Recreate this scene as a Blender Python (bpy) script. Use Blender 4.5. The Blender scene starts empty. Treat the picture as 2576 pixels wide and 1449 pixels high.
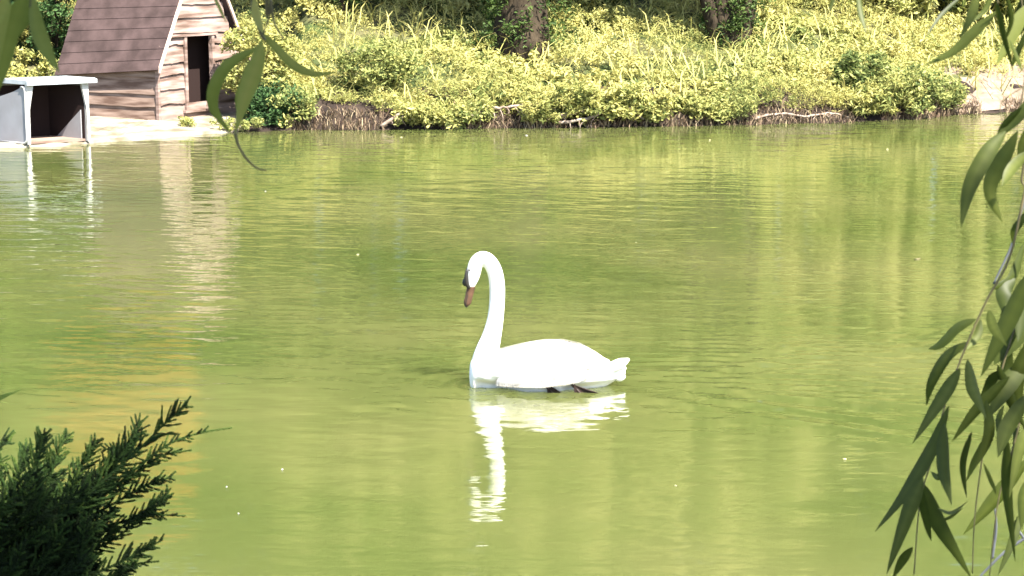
import bpy, bmesh, math, random
import numpy as np
from mathutils import Vector, Matrix
random.seed(7); rng = np.random.default_rng(11)
scene = bpy.context.scene
R = math.radians

# ------------------------------------------------------------------ camera
CAM_Z, PITCH, FPX, PW, PH = 2.8, R(10.5), 4800.0, 2576.0, 1449.0
cd = bpy.data.cameras.new('camera'); cam = bpy.data.objects.new('camera', cd)
scene.collection.objects.link(cam); scene.camera = cam
cam.location = (0, 0, CAM_Z); cam.rotation_euler = (math.pi/2 - PITCH, 0, 0)
cd.sensor_width = 36.0; cd.lens = 36.0 * FPX / PW
cd.clip_start = 0.05; cd.clip_end = 2000
cd.dof.use_dof = True; cd.dof.focus_distance = 13.0; cd.dof.aperture_fstop = 22.0

# ------------------------------------------------------------------ light
SUN_EL, SUN_AZ = R(54), R(142)          # azimuth clockwise from +Y (behind the camera, to the right)
w = bpy.data.worlds.new('World'); scene.world = w; w.use_nodes = True
nt = w.node_tree; nt.nodes.clear()
wo = nt.nodes.new('ShaderNodeOutputWorld'); bg = nt.nodes.new('ShaderNodeBackground')
sky = nt.nodes.new('ShaderNodeTexSky'); sky.sky_type = 'NISHITA'; sky.sun_disc = False
sky.sun_elevation = SUN_EL; sky.sun_rotation = SUN_AZ
bg.inputs['Strength'].default_value = 0.10
nt.links.new(sky.outputs[0], bg.inputs[0]); nt.links.new(bg.outputs[0], wo.inputs[0])
sl = bpy.data.lights.new('sun', 'SUN'); sl.energy = 5.0; sl.angle = R(0.5); sl.color = (1.0, 0.94, 0.84)
sun = bpy.data.objects.new('sun', sl); scene.collection.objects.link(sun)
SUND = Vector((math.sin(SUN_AZ)*math.cos(SUN_EL), math.cos(SUN_AZ)*math.cos(SUN_EL), math.sin(SUN_EL)))
sun.rotation_euler = SUND.to_track_quat('Z', 'Y').to_euler(); sun.location = SUND*60
scene.view_settings.view_transform = 'Standard'; scene.view_settings.look = 'None'
scene.view_settings.exposure = 2.48; scene.view_settings.gamma = 1.0
scene.cycles.max_bounces = 8; scene.cycles.transparent_max_bounces = 8
scene.cycles.sample_clamp_indirect = 6.0

# ------------------------------------------------------------------ helpers
CR = Matrix.Rotation(math.pi/2 - PITCH, 3, 'X')
def ray(u, v):
    return CR @ Vector(((u - PW/2)/FPX, -(v - PH/2)/FPX, -1.0))
def at(u, v, Y):                                # pixel of the photo (2576 wide) -> point at depth Y
    d = ray(u, v); return Vector((0, 0, CAM_Z)) + d*(Y/d.y)
def atz(u, v, z=0.0):                           # pixel -> point on a level plane
    d = ray(u, v); return Vector((0, 0, CAM_Z)) + d*((z - CAM_Z)/d.z)

def link(o, parent=None):
    scene.collection.objects.link(o)
    if parent is not None: o.parent = parent
    return o
def tag(o, label=None, cat=None, group=None, kind=None):
    if label: o['label'] = label
    if cat: o['category'] = cat
    if group: o['group'] = group
    if kind: o['kind'] = kind
    return o
def empty(name, loc=(0, 0, 0), rz=0.0):
    o = bpy.data.objects.new(name, None); o.location = loc; o.rotation_euler = (0, 0, rz); o.empty_display_size = .1
    return link(o)
def npmesh(name, V, F, mat=None, parent=None, smooth=False, tint=None):
    """F: (n,k) array or list of arrays of polygons"""
    V = np.asarray(V, dtype=np.float32)
    me = bpy.data.meshes.new(name)
    Fs = F if isinstance(F, list) else [F]
    Fs = [np.asarray(f, dtype=np.int32) for f in Fs if len(f)]
    loops = np.concatenate([f.ravel() for f in Fs])
    tot = np.concatenate([np.full(len(f), f.shape[1], np.int32) for f in Fs])
    start = np.concatenate([[0], np.cumsum(tot)[:-1]]).astype(np.int32)
    me.vertices.add(len(V)); me.vertices.foreach_set('co', V.ravel())
    me.loops.add(len(loops)); me.loops.foreach_set('vertex_index', loops)
    me.polygons.add(len(tot)); me.polygons.foreach_set('loop_start', start); me.polygons.foreach_set('loop_total', tot)
    me.polygons.foreach_set('use_smooth', np.full(len(tot), bool(smooth)))
    if tint is not None:
        a = me.attributes.new('tint', 'FLOAT', 'POINT'); a.data.foreach_set('value', np.asarray(tint, np.float32))
    me.update(); me.validate()
    if mat: me.materials.append(mat)
    return link(bpy.data.objects.new(name, me), parent)

class MB:                                       # collects shapes into ONE mesh
    def __init__(s): s.V = []; s.F4 = []; s.F3 = []; s.n = 0
    def add(s, V, F4=(), F3=()):
        V = np.asarray(V, float).reshape(-1, 3); s.V.append(V)
        if len(F4): s.F4.append(np.asarray(F4, int) + s.n)
        if len(F3): s.F3.append(np.asarray(F3, int) + s.n)
        s.n += len(V)
    def box(s, o, ax, ay, az):                  # corner o and three edge vectors
        o, ax, ay, az = map(np.array, (o, ax, ay, az))
        V = [o, o+ax, o+ax+ay, o+ay, o+az, o+ax+az, o+ax+ay+az, o+ay+az]
        if np.dot(np.cross(ax, ay), az) > 0: F = [(3,2,1,0),(4,5,6,7),(0,1,5,4),(1,2,6,5),(2,3,7,6),(3,0,4,7)]
        else: F = [(0,1,2,3),(7,6,5,4),(4,5,1,0),(5,6,2,1),(6,7,3,2),(7,4,0,3)]
        s.add(V, F)
    def tube(s, pts, rad, n=6, ecc=None, rough=0.0):
        pts = np.asarray([tuple(p) for p in pts], float); k = len(pts)
        rad = np.broadcast_to(np.asarray(rad, float), (k,))
        T = np.gradient(pts, axis=0); T /= np.linalg.norm(T, axis=1)[:, None] + 1e-9
        up = np.array((0, 0, 1.0)) if abs(T[0][2]) < .9 else np.array((0, 1.0, 0))
        N = np.cross(T[0], up); N /= np.linalg.norm(N); V = []
        for i in range(k):
            N = N - T[i]*np.dot(N, T[i]); N /= np.linalg.norm(N) + 1e-9
            B = np.cross(T[i], N)
            a = np.arange(n)*2*math.pi/n
            rr = rad[i]*(1 + (rng.uniform(-rough, rough, n) if rough else 0))
            V.append(pts[i] + (np.cos(a)*rr)[:, None]*N + (np.sin(a)*rr*(ecc or 1))[:, None]*B)
        V = np.concatenate(V); F = []
        for i in range(k-1):
            for j in range(n):
                F.append((i*n+j, i*n+(j+1) % n, (i+1)*n+(j+1) % n, (i+1)*n+j))
        V = np.concatenate([V, pts[:1], pts[-1:]])
        F3 = [((j+1) % n, j, k*n) for j in range(n)] + [((k-1)*n+j, (k-1)*n+(j+1) % n, k*n+1) for j in range(n)]
        s.add(V, F, F3)
    def ball(s, c, r, nu=16, nv=10, rot=None):
        r = np.broadcast_to(np.asarray(r, float), (3,)); V = []
        for i in range(nv+1):
            t = math.pi*i/nv
            for j in range(nu):
                a = 2*math.pi*j/nu
                p = Vector((r[0]*math.sin(t)*math.cos(a), r[1]*math.sin(t)*math.sin(a), r[2]*math.cos(t)))
                if rot is not None: p = rot @ p
                V.append(tuple(p + Vector(c)))
        F = [(i*nu+j, (i+1)*nu+j, (i+1)*nu+(j+1) % nu, i*nu+(j+1) % nu) for i in range(nv) for j in range(nu)]
        s.add(V, F)
    def build(s, name, mat, parent=None, smooth=False, tint=None):
        F = []
        if s.F4: F.append(np.concatenate(s.F4))
        if s.F3: F.append(np.concatenate(s.F3))
        return npmesh(name, np.concatenate(s.V), F, mat, parent, smooth, tint)

def smooth_path(pts, n):                        # Catmull-Rom through points (any dimension)
    P = np.asarray([tuple(p) for p in pts], float)
    P = np.concatenate([[2*P[0]-P[1]], P, [2*P[-1]-P[-2]]]); k = len(P)-3; out = []
    for t in np.linspace(0, k-1e-6, n):
        i = int(t); f = t-i; a, b, c, d = P[i:i+4]
        out.append(.5*((2*b)+(-a+c)*f+(2*a-5*b+4*c-d)*f*f+(-a+3*b-3*c+d)*f**3))
    return np.array(out)

def vnoise(seed=0):                             # smooth 2-D value noise, vectorised
    tab = np.random.default_rng(seed).uniform(-1, 1, (128, 128))
    def f(x, y):
        x = np.asarray(x, float); y = np.asarray(y, float)
        xi = np.floor(x).astype(int); yi = np.floor(y).astype(int); fx = x-xi; fy = y-yi
        fx = fx*fx*(3-2*fx); fy = fy*fy*(3-2*fy)
        g = lambda i, j: tab[i % 128, j % 128]
        return (g(xi, yi)*(1-fx)+g(xi+1, yi)*fx)*(1-fy)+(g(xi, yi+1)*(1-fx)+g(xi+1, yi+1)*fx)*fy
    return f
n1, n2, n3 = vnoise(1), vnoise(2), vnoise(3)

# ------------------------------------------------------------------ materials
def mat(name, col, rough=.8, spec=.3, col2=None, scale=4, detail=4, stretch=(1, 1, 1), bump=0, bscale=None, bdist=.01, lo=.35, hi=.65):
    m = bpy.data.materials.new(name); m.use_nodes = True; t = m.node_tree; b = t.nodes['Principled BSDF']
    b.inputs['Base Color'].default_value = (*col, 1); b.inputs['Roughness'].default_value = rough
    b.inputs['Specular IOR Level'].default_value = spec
    tc = t.nodes.new('ShaderNodeTexCoord'); mp = t.nodes.new('ShaderNodeMapping'); mp.inputs['Scale'].default_value = stretch
    t.links.new(tc.outputs['Object'], mp.inputs[0])
    if col2:
        n = t.nodes.new('ShaderNodeTexNoise'); n.inputs['Scale'].default_value = scale; n.inputs['Detail'].default_value = detail
        r = t.nodes.new('ShaderNodeValToRGB'); r.color_ramp.elements[0].position = lo; r.color_ramp.elements[1].position = hi
        r.color_ramp.elements[0].color = (*col, 1); r.color_ramp.elements[1].color = (*col2, 1)
        t.links.new(mp.outputs[0], n.inputs['Vector']); t.links.new(n.outputs[0], r.inputs[0]); t.links.new(r.outputs[0], b.inputs['Base Color'])
    if bump:
        n = t.nodes.new('ShaderNodeTexNoise'); n.inputs['Scale'].default_value = bscale or scale*3; n.inputs['Detail'].default_value = 6
        bp = t.nodes.new('ShaderNodeBump'); bp.inputs['Strength'].default_value = bump; bp.inputs['Distance'].default_value = bdist
        t.links.new(mp.outputs[0], n.inputs['Vector']); t.links.new(n.outputs[0], bp.inputs['Height']); t.links.new(bp.outputs[0], b.inputs['Normal'])
    return m
def leafmat(name, cols, rough=.5, trans=.3, spec=.3):   # colours picked by the leaf's own tint
    m = bpy.data.materials.new(name); m.use_nodes = True; t = m.node_tree; b = t.nodes['Principled BSDF']
    a = t.nodes.new('ShaderNodeAttribute'); a.attribute_name = 'tint'
    r = t.nodes.new('ShaderNodeValToRGB'); e = r.color_ramp.elements
    while len(e) < len(cols): e.new(.5)
    for i, c in enumerate(cols): e[i].position = i/(len(cols)-1); e[i].color = (*c, 1)
    t.links.new(a.outputs['Fac'], r.inputs[0]); t.links.new(r.outputs[0], b.inputs['Base Color'])
    b.inputs['Roughness'].default_value = rough; b.inputs['Specular IOR Level'].default_value = spec
    tr = t.nodes.new('ShaderNodeBsdfTranslucent'); mx = t.nodes.new('ShaderNodeMixShader'); mx.inputs[0].default_value = trans
    t.links.new(r.outputs[0], tr.inputs[0]); t.links.new(b.outputs[0], mx.inputs[1]); t.links.new(tr.outputs[0], mx.inputs[2])
    t.links.new(mx.outputs[0], t.nodes['Material Output'].inputs[0]); return m

M = {}
M['earth'] = mat('earth', (.012, .009, .008), .95, .1, (.036, .026, .02), 3, 6, bump=.8, bscale=9, bdist=.05)  # nearly black, shade under the bank overhang put into the colour
M['sand'] = mat('sand', (.20, .155, .12), .95, .1, (.12, .09, .065), 5, 6, bump=.5, bscale=14, bdist=.02)
M['concrete'] = mat('pale_concrete', (.26, .23, .18), .9, .2, (.10, .085, .055), 3, 6, bump=.5, bscale=20, bdist=.01)
M['bark'] = mat('bark', (.013, .010, .007), .95, .1, (.045, .034, .022), 6, 6, (1, 1, .25), bump=1, bscale=14, bdist=.05)
M['root'] = mat('root_wood', (.14, .10, .075), .9, .1, (.30, .24, .19), 8, 5, bump=.6, bscale=20, bdist=.01)
M['dry'] = leafmat('dry_stalk', [(.04, .026, .016), (.13, .09, .06), (.30, .24, .15)], .8, .15, .1)
M['under'] = leafmat('sunny_leaf', [(.08, .11, .03), (.24, .26, .08), (.34, .32, .10), (.44, .40, .14)], .6, .35, .2)
M['yellow'] = leafmat('willow_leaf_far', [(.07, .095, .02), (.27, .28, .08), (.46, .43, .17)], .6, .3, .2)
M['green'] = leafmat('green_leaf_far', [(.028, .055, .012), (.055, .09, .018), (.09, .12, .028)], .6, .28, .2)
M['lime'] = leafmat('lime_leaf_far', [(.025, .055, .01), (.07, .14, .02), (.13, .20, .035)], .6, .3, .2)
M['dark'] = leafmat('dark_leaf', [(.012, .03, .010), (.025, .055, .016), (.05, .095, .028)], .65, .15, .15)
M['orange'] = leafmat('copper_leaf', [(.36, .17, .03), (.55, .28, .06), (.62, .36, .10)], .6, .3, .2)
M['strand'] = leafmat('willow_leaf_near', [(.022, .034, .005), (.052, .068, .010), (.13, .15, .03)], .5, .42, .25)
M['strand_lit'] = leafmat('lit_willow_leaf', [(.085, .11, .018), (.16, .18, .035), (.25, .235, .06)], .55, .4, .2)  # brighter copy of the willow leaf, light on these strands put into the colour
M['juniper'] = leafmat('juniper_scale', [(.005, .010, .003), (.018, .036, .008), (.050, .075, .014)], .8, .08, .08)
M['dryfleck'] = mat('pale_fleck', (.42, .40, .22), .7, .2, (.3, .28, .14), 9, 3)
M['twig'] = mat('twig', (.05, .045, .02), .7, .3, (.11, .09, .04), 30, 3)
M['greytwig'] = mat('grey_bare_twig', (.045, .050, .055), .7, .3, (.08, .085, .095), 25, 3)

# ------------------------------------------------------------------ ground and bank line
BL = [(0, 365), (230, 356), (450, 342), (600, 331), (750, 328), (1000, 325), (1300, 322), (1500, 320), (1800, 315), (2100, 307), (2300, 299), (2420, 288), (2576, 278)]
blp = np.array([tuple(atz(u, v))[:2] for u, v in BL])
blx = np.concatenate([[-60, -20], blp[:, 0], [14, 60]]); bly = np.concatenate([[23.5, 25.0], blp[:, 1], [32.2, 36]])
def bank_y(x): return np.interp(x, blx, bly) + .06*n1(np.asarray(x)*1.9, 3.3) + .03*n2(np.asarray(x)*5, 9)
def smst(a, b, x): t = np.clip((x-a)/(b-a), 0, 1); return t*t*(3-2*t)
def ground_z(x, y):
    x = np.asarray(x, float); y = np.asarray(y, float); d = y - bank_y(x)
    ledge = smst(-3.35, -4.0, x)                       # flat ledge under the house
    right = smst(5.6, 7.0, x)
    edge = .20*(1-ledge)*(1-right) + .04*ledge + .12*right
    run = np.clip(d-.15, 0, 5.6); runl = np.clip(d-3.3, 0, 3)
    slope = .27*run*(1-ledge) + .50*runl*ledge
    zf = edge*smst(-.02, .16, d) + slope + .05*np.clip(d-6, 0, 200)*1.0*(d < 60) + (d >= 60)*2.7
    bed = -.8*smst(0.0, 2.0, -d)
    z = np.where(d > -.02, zf + .05*n1(x*1.3, y*1.3)*smst(.3, 1, d), bed)
    near = 1.2 - 2.0*smst(3.6, 6.6, y)
    z = np.where(y < 7.5, near, z)
    side = smst(32, 40, np.abs(x)); return z*(1-side) + np.maximum(z, 1.2)*side
gx = np.concatenate([np.linspace(-400, -12, 24), np.arange(-11.5, 11.6, .12), np.linspace(12, 400, 24)])
gy = np.concatenate([np.linspace(-300, -4, 12), np.linspace(-2, 24, 40), np.arange(24.2, 36, .1), np.linspace(36.5, 500, 30)])
X, Y = np.meshgrid(gx, gy); nx, ny = len(gx), len(gy)
def grid_faces(nx, ny):
    i = np.arange(ny-1)[:, None]*nx + np.arange(nx-1)[None]
    return np.stack([i, i+1, i+1+nx, i+nx], -1).reshape(-1, 4)
ground = npmesh('ground', np.stack([X, Y, ground_z(X, Y)], -1).reshape(-1, 3), grid_faces(nx, ny), M['earth'], smooth=True)
tag(ground, kind='structure')

M['soil'] = mat('grassy_soil', (.03, .045, .014), .95, .1, (.10, .09, .045), 1.2, 8, bump=.8, bscale=9, bdist=.05, lo=.4, hi=.7)
ground.data.materials.append(M['soil'])
cy_ = np.array([p.center[:] for p in ground.data.polygons]); far_ = (cy_[:, 1]-bank_y(cy_[:, 0]) > 1.2) | (cy_[:, 1] < 7)
ground.data.polygons.foreach_set('material_index', far_.astype(np.int32))
# ------------------------------------------------------------------ water
SW = atz(1370, 984) + Vector((0, .16, 0))                              # the swan's place
m = bpy.data.materials.new('pond_water'); m.use_nodes = True; t = m.node_tree; b = t.nodes['Principled BSDF']
b.inputs['Roughness'].default_value = .035; b.inputs['IOR'].default_value = 1.42
b.subsurface_method = 'BURLEY'; b.inputs['Subsurface Weight'].default_value = 1.0; b.inputs['Subsurface Radius'].default_value = (1, 1, 1); b.inputs['Subsurface Scale'].default_value = 1.0
tc = t.nodes.new('ShaderNodeTexCoord')
n = t.nodes.new('ShaderNodeTexNoise'); n.inputs['Scale'].default_value = .35; n.inputs['Detail'].default_value = 3
r = t.nodes.new('ShaderNodeValToRGB'); r.color_ramp.elements[0].position = .32; r.color_ramp.elements[1].position = .64
r.color_ramp.elements[0].color = (.040, .055, .013, 1); r.color_ramp.elements[1].color = (.072, .077, .025, 1)
t.links.new(tc.outputs['Object'], n.inputs['Vector']); t.links.new(n.outputs[0], r.inputs[0]); t.links.new(r.outputs[0], b.inputs['Base Color'])
nb = t.nodes.new('ShaderNodeTexNoise'); nb.inputs['Scale'].default_value = 11; nb.inputs['Detail'].default_value = 2
bp = t.nodes.new('ShaderNodeBump'); bp.inputs['Strength'].default_value = .45; bp.inputs['Distance'].default_value = .006
mpw = t.nodes.new('ShaderNodeMapping'); mpw.inputs['Scale'].default_value = (.35, 1, 1); t.links.new(tc.outputs['Object'], mpw.inputs[0]); t.links.new(mpw.outputs[0], nb.inputs['Vector']); t.links.new(nb.outputs[0], bp.inputs['Height']); t.links.new(bp.outputs[0], b.inputs['Normal'])
M['water'] = m
wx = np.concatenate([np.linspace(-45, -9.5, 12), np.arange(-9, 9.01, .032), np.linspace(9.5, 45, 12)])
wy = np.concatenate([np.linspace(4.5, 7, 5), np.arange(7.2, 31, .032), np.linspace(31.5, 60, 8)])
X, Y = np.meshgrid(wx, wy); Z = np.zeros_like(X)
wr = np.random.default_rng(5)
for i in range(46):                               # small wind ripples from many directions
    L = .11*(1.045**i); k = 2*math.pi/L; th = wr.normal(1.5, .38)
    env = .55 + .45*n2(X*.35+i*7.1, Y*.35+i*3.7)
    Z += (.0105/k)*(L/.25)**-.55*env*np.sin(k*(X*math.cos(th)+Y*math.sin(th)) + wr.uniform(0, 6.28))
calm = .55 + .45*np.clip(.5+n3(X*.22+4, Y*.16)*1.2, 0, 1)   # calmer lanes and rougher ones
calm *= .7 + .3*smst(9, 13, Y)
Z *= calm
dx = X-(SW.x+.3); dy = Y-SW.y; ady = np.abs(dy)
for beta, lam, A in ((R(36), .26, .0036), (R(24), .34, .0036)):   # the swan's wake
    ph = ady*math.cos(beta)-dx*math.sin(beta)
    env = np.exp(-((ady-(.15+.40*dx))/(.22+.18*np.clip(dx, 0, 9)))**2)*smst(0, .6, dx)*np.exp(-np.clip(dx, 0, 20)/3.2)
    Z += A*env*np.sin(2*math.pi*ph/lam + 1.2*n1(X*1.1, Y*1.1))
rr = np.hypot(X-(SW.x-.42), (Y-SW.y)); Z += .0022*np.exp(-rr/.55)*np.sin(2*math.pi*rr/.13)
rr = np.hypot((X-(SW.x+.05))/1.6, (Y-SW.y)); Z += .0016*np.exp(-rr/.6)*np.sin(2*math.pi*rr/.17)
hp = atz(2120, 925); Z += .0030*np.exp(-((X-hp.x)/1.3)**2-((Y-hp.y)/.75)**2)*np.sin(2*math.pi*(Y+.10*X+.05*n1(X*1.5, Y*2))/.15)
fade = smst(9.4, 8.6, np.abs(X))*smst(6.9, 7.3, Y)*smst(31.2, 30.5, Y); Z *= fade
water = npmesh('water', np.stack([X, Y, Z], -1).reshape(-1, 3), grid_faces(len(wx), len(wy)), M['water'], smooth=True)
tag(water, kind='structure')

# ------------------------------------------------------------------ leaves
def leaves(C, size, aspect=.42, up=0.5, droop=0.0, sunbias=.0, jit=.35):
    """pointed leaf faces at points C (n,3); returns V, F"""
    n = len(C); D = rng.normal(size=(n, 3)); D[:, 2] = D[:, 2]*.6 - droop
    D /= np.linalg.norm(D, axis=1)[:, None]
    N = rng.normal(size=(n, 3)); N[:, 2] += up*2; N += np.array(SUND)*sunbias*2
    N -= D*np.sum(N*D, axis=1)[:, None]; N /= np.linalg.norm(N, axis=1)[:, None]+1e-9
    S = np.cross(D, N); L = size*rng.uniform(1-jit, 1+jit, n)[:, None]; Wd = L*aspect*rng.uniform(.7, 1.3, n)[:, None]
    V = np.stack([C-D*L*.5, C+S*Wd*.5-D*L*.05+N*L*.06, C+D*L*.5-N*L*.08, C-S*Wd*.5-D*L*.05+N*L*.06], 1).reshape(-1, 3)
    return V, np.arange(4*n).reshape(-1, 4)
def clump_points(centers, radii, per, flat=(1, 1, 1)):
    k = len(centers); P = rng.normal(size=(k, per, 3)); P /= np.linalg.norm(P, axis=2)[:, :, None]
    P *= (rng.uniform(0, 1, (k, per, 1))**.45)*np.asarray(radii).reshape(k, 1, 1)*np.asarray(flat)
    return (centers[:, None]+P).reshape(-1, 3)
def tints(nclump, per, base=.5, spread=.22, leaf=.16):
    t = rng.normal(base, spread, (nclump, 1)) + rng.normal(0, leaf, (nclump, per))
    return np.repeat(np.clip(t, 0, 1).ravel(), 4)

# undergrowth covering the bank slope
def scatter_bank(n, x0, x1, d0, d1, bias=1.0):
    x = rng.uniform(x0, x1, n); d = d0 + (d1-d0)*rng.uniform(0, 1, n)**bias
    return x, d
def mound(x, y): return .30*np.clip(.45+n1(x*.8+3, y*.9), 0, 1.4) + .14*np.clip(n2(x*2.3, y*2.6)+.3, 0, 1)
ncl = 11500; per = 30
x, d = scatter_bank(ncl, -12.5, 13.5, -.10, 7.2, 1.25)
xe, de = scatter_bank(1300, -3.0, 7.3, -.2, .25); x = np.concatenate([x, xe]); d = np.concatenate([d, de]); ncl += 900; y = bank_y(x)+d
house_zone = (x < -3.55) & (x > -9) & (d < 3.4)
earthy = (x > 7.1) & (x < 10.8) & (d < 1.4)
keep = ~house_zone & ~earthy & ~((d < .1) & (n3(x*1.6+5, 2.2) < -.45) & (x < 6)) & ~((d < .55) & (x > -2.9) & (x < -2.0))
x, y, d = x[keep], y[keep], d[keep]
cz = np.maximum(ground_z(x, y), .15) + rng.uniform(0, 1, len(x))*mound(x, y) + np.where(d < .25, rng.uniform(-.06, .13, len(x)), .03)
C = np.stack([x, y, cz], 1); rad = rng.uniform(.07, .17, len(x))
P = clump_points(C, rad, per, (1, 1, .8)); P1 = P.reshape(-1, per, 3)
sz = np.clip(.07+.045*n2(x*.9, y*1.1)+rng.normal(0, .012, len(x)), .035, .14); V, F = leaves(P, np.repeat(sz, per)[:, None], np.repeat(np.where(n3(x*.7+9, y*.8) > 0, .22, .45), per)[:, None], .5, .25, .35)
base = .58 + .26*n3(x*.6, y*.9) + .16*n1(x*2.2, y*2.8) + .12*(x > -2)*0 - .10*(d < .5)
tt = np.repeat(np.clip(base[:, None] + rng.normal(0, .13, (len(x), 1)) + rng.normal(0, .15, (len(x), per)), 0, 1).ravel(), 4)
tag(npmesh('undergrowth', V, F, M['under'], tint=tt), 'yellow green sunlit undergrowth covering the far bank above the water', 'undergrowth', kind='stuff')

xg = rng.uniform(-7, 7, 9000); yg = rng.uniform(-1.5, 4.6, 9000)
V, F = leaves(np.stack([xg, yg, ground_z(xg, yg)+rng.uniform(0, .10, 9000)], 1), .16, .10, .1, -1.6)
tag(npmesh('bank_grass', V, F, M['green'], tint=np.repeat(rng.uniform(0, 1, 9000), 4)), 'grass on the near bank at the foot of the juniper', 'grass', kind='stuff')
# dry stalks and dead stems along the water line
def blades(name, n, x0, x1, d0, d1, h0, h1, wd, material, lean=.5, zoff=0, tb=.5):
    x = rng.uniform(x0, x1, n); x = x[n2(x*2.2, 4.4) > -.35 if name == 'dry_grass' else x > -99]; n = len(x); d = rng.uniform(d0, d1, n); y = bank_y(x)+d
    z = np.maximum(ground_z(x, y), -.02)+zoff; B = np.stack([x, y, z], 1)
    h = rng.uniform(h0, h1, n)[:, None]; a = rng.uniform(0, 6.28, n)
    D = np.stack([np.cos(a)*lean*rng.uniform(.2, 1.4, n), np.sin(a)*lean*rng.uniform(.2, 1.2, n)-.15, np.ones(n)], 1)
    D /= np.linalg.norm(D, axis=1)[:, None]
    K = B + D*h*.6; T = K + (D*[1.6, 1.6, .35])*h*.5
    S = np.stack([np.cos(a+1.57), np.sin(a+1.57)*.3, np.zeros(n)], 1)*wd
    V = np.stack([B-S, B+S, K+S*.8, K-S*.8, T+S*.15, T-S*.15], 1).reshape(-1, 3)
    i = np.arange(n)[:, None]*6; F = np.concatenate([i+[0, 1, 2, 3], i+[3, 2, 4, 5]])
    t = np.repeat(np.clip(rng.normal(tb, .25, n), 0, 1), 6)
    return npmesh(name, V, F, material, tint=t)
tag(blades('dry_grass', 4200, -3.2, 8.6, -.10, .2, .06, .26, .007, M['dry'], .9), 'dry brown stalks and dead stems hanging along the far water line', 'dry grass', kind='stuff')
tag(blades('tall_grass', 1900, -3.0, 10, .1, 6.2, .25, .60, .011, M['under'], .9, .1, .8), 'thin yellow green grass stems standing up through the undergrowth', 'grass', kind='stuff')

# ------------------------------------------------------------------ trees and shrubs on the far bank
def crown_mesh(name, clumps, rads, per, size, material, parent, flat=(1, 1, 1), base=.5, aspect=.4, up=.3, droop=.2, smp=.35):
    P = clump_points(clumps, rads, per, flat); V, F = leaves(P, size, aspect, up, droop, smp)
    bb_ = np.broadcast_to(np.asarray(base, float), (len(clumps),))[:, None]
    return npmesh(name, V, F, material, parent, tint=np.repeat(np.clip(bb_+rng.normal(0, .10, (len(clumps), 1))+rng.normal(0, .16, (len(clumps), per)), 0, 1).ravel(), 4))
def strands(cl, step=.42):                           # hanging strands gather in columns with gaps between
    k = np.round(cl[:, 0]/step); cl[:, 0] = k*step+rng.normal(0, .105, len(cl)); return cl, .42*np.sin(k*2.39+1)+rng.normal(0, .08, len(cl))
def ell_clumps(n, rx, ry, rz, cz, inner=.25):
    P = rng.normal(size=(n, 3)); P /= np.linalg.norm(P, axis=1)[:, None]
    r_ = (inner + (1-inner)*rng.uniform(0, 1, n)**.6)[:, None]
    return P*r_*[rx, ry, rz] + [0, 0, cz]
def trunk_mesh(h, r, lean=(0, 0), limbs=(), knob=.12):
    mb = MB(); k = 9; pts = []; rad = []
    for i in range(k):
        f = i/(k-1); pts.append((lean[0]*f+random.uniform(-.04, .04)*h*.1, lean[1]*f+random.uniform(-.04, .04)*h*.1, -.3+(h+.3)*f))
        rad.append(r*(1.45-.6*min(f*5, 1))*(1-.55*f))
    mb.tube(pts, rad, 12, rough=knob)
    top = np.array(pts[-1])
    for L in limbs:
        s0 = np.array(pts[random.randint(4, 8)]); L = np.array(L); mid = (s0+L)/2+[0, 0, .15*np.linalg.norm(L-s0)]
        mb.tube(smooth_path([s0, mid, L], 7), np.linspace(r*.42, r*.08, 7), 7, rough=.08)
    return mb
def tree(name, loc, h, r, rx, ry, rz, cz, ncl, per, size, material, label, cat, lean=(0, 0), weeping=False, crad=(.3, .55), group=None, base=.5, low=None):
    x, y = loc; o = empty(name, (x, y, float(ground_z(x, y)))); tag(o, label, cat, group)
    cl = ell_clumps(ncl, rx, ry, rz, cz)+[lean[0], lean[1], 0]
    if low is not None: cl = cl[cl[:, 2] > low]
    if weeping: cl, bt_ = strands(cl); base = base+bt_
    lim = cl[rng.choice(len(cl), 9, replace=False)]
    tb_ = trunk_mesh(h, r, lean, lim)
    if 'forked' in label:
        for dx_ in (-.42, -.2, .3): tb_.tube(smooth_path([(dx_*.35, .05, -.1), (dx_*.8, -.05, .45), (dx_*1.4, 0, 1.5), (dx_*2, .1, 3)], 9), np.linspace(r*.75, r*.35, 9), 9, rough=.15)
    tb_.build('trunk', M['bark'], o, smooth=True)
    if low is not None:
        a_ = rng.uniform(0, 6.28, 180); hh_ = rng.uniform(0, 1, 180)**1.5*2.6; q_ = np.stack([np.cos(a_)*r*1.2+rng.normal(0, .15, 180), np.sin(a_)*r*1.2, hh_], 1)
        crown_mesh('ivy', q_, np.full(180, .13), 26, .075, M['green'], o, (1, 1, 1), .35)
    flat = (.45, .45, 2.3) if weeping else (1, 1, .75)
    crown_mesh('crown', cl, rng.uniform(*crad, len(cl)), per, size, material, o, flat, base, .30 if weeping else .45, .1 if weeping else .4, .8 if weeping else .15)
    return o
def gx_(u, Y): return (u-1288)/FPX*Y*1.0
tree('willow_tree', (gx_(1312, 31.2), 31.0), 5.2, .43, 2.3, 1.6, 2.4, 4.6, 330, 110, .17, M['yellow'], 'tree with the thick ivy brown trunk standing above the middle of the far bank', 'tree', (.2, .3), True, low=1.1, base=.62)
tree('willow_tree', (gx_(1835, 31.6), 31.6), 5.0, .22, 2.4, 1.6, 2.3, 4.4, 330, 110, .17, M['yellow'], 'tree with dark forked trunk on the far bank, right of the thick trunk', 'tree', (-.3, .2), True, low=1.1, base=.68)
tree('willow_tree', (gx_(2480, 36), 37.0), 4.6, .2, 2.6, 1.6, 2.3, 4.2, 330, 110, .17, M['yellow'], 'yellow green weeping tree at the right end of the far bank', 'tree', (.2, .2), True, low=1.0, base=.6)
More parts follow.
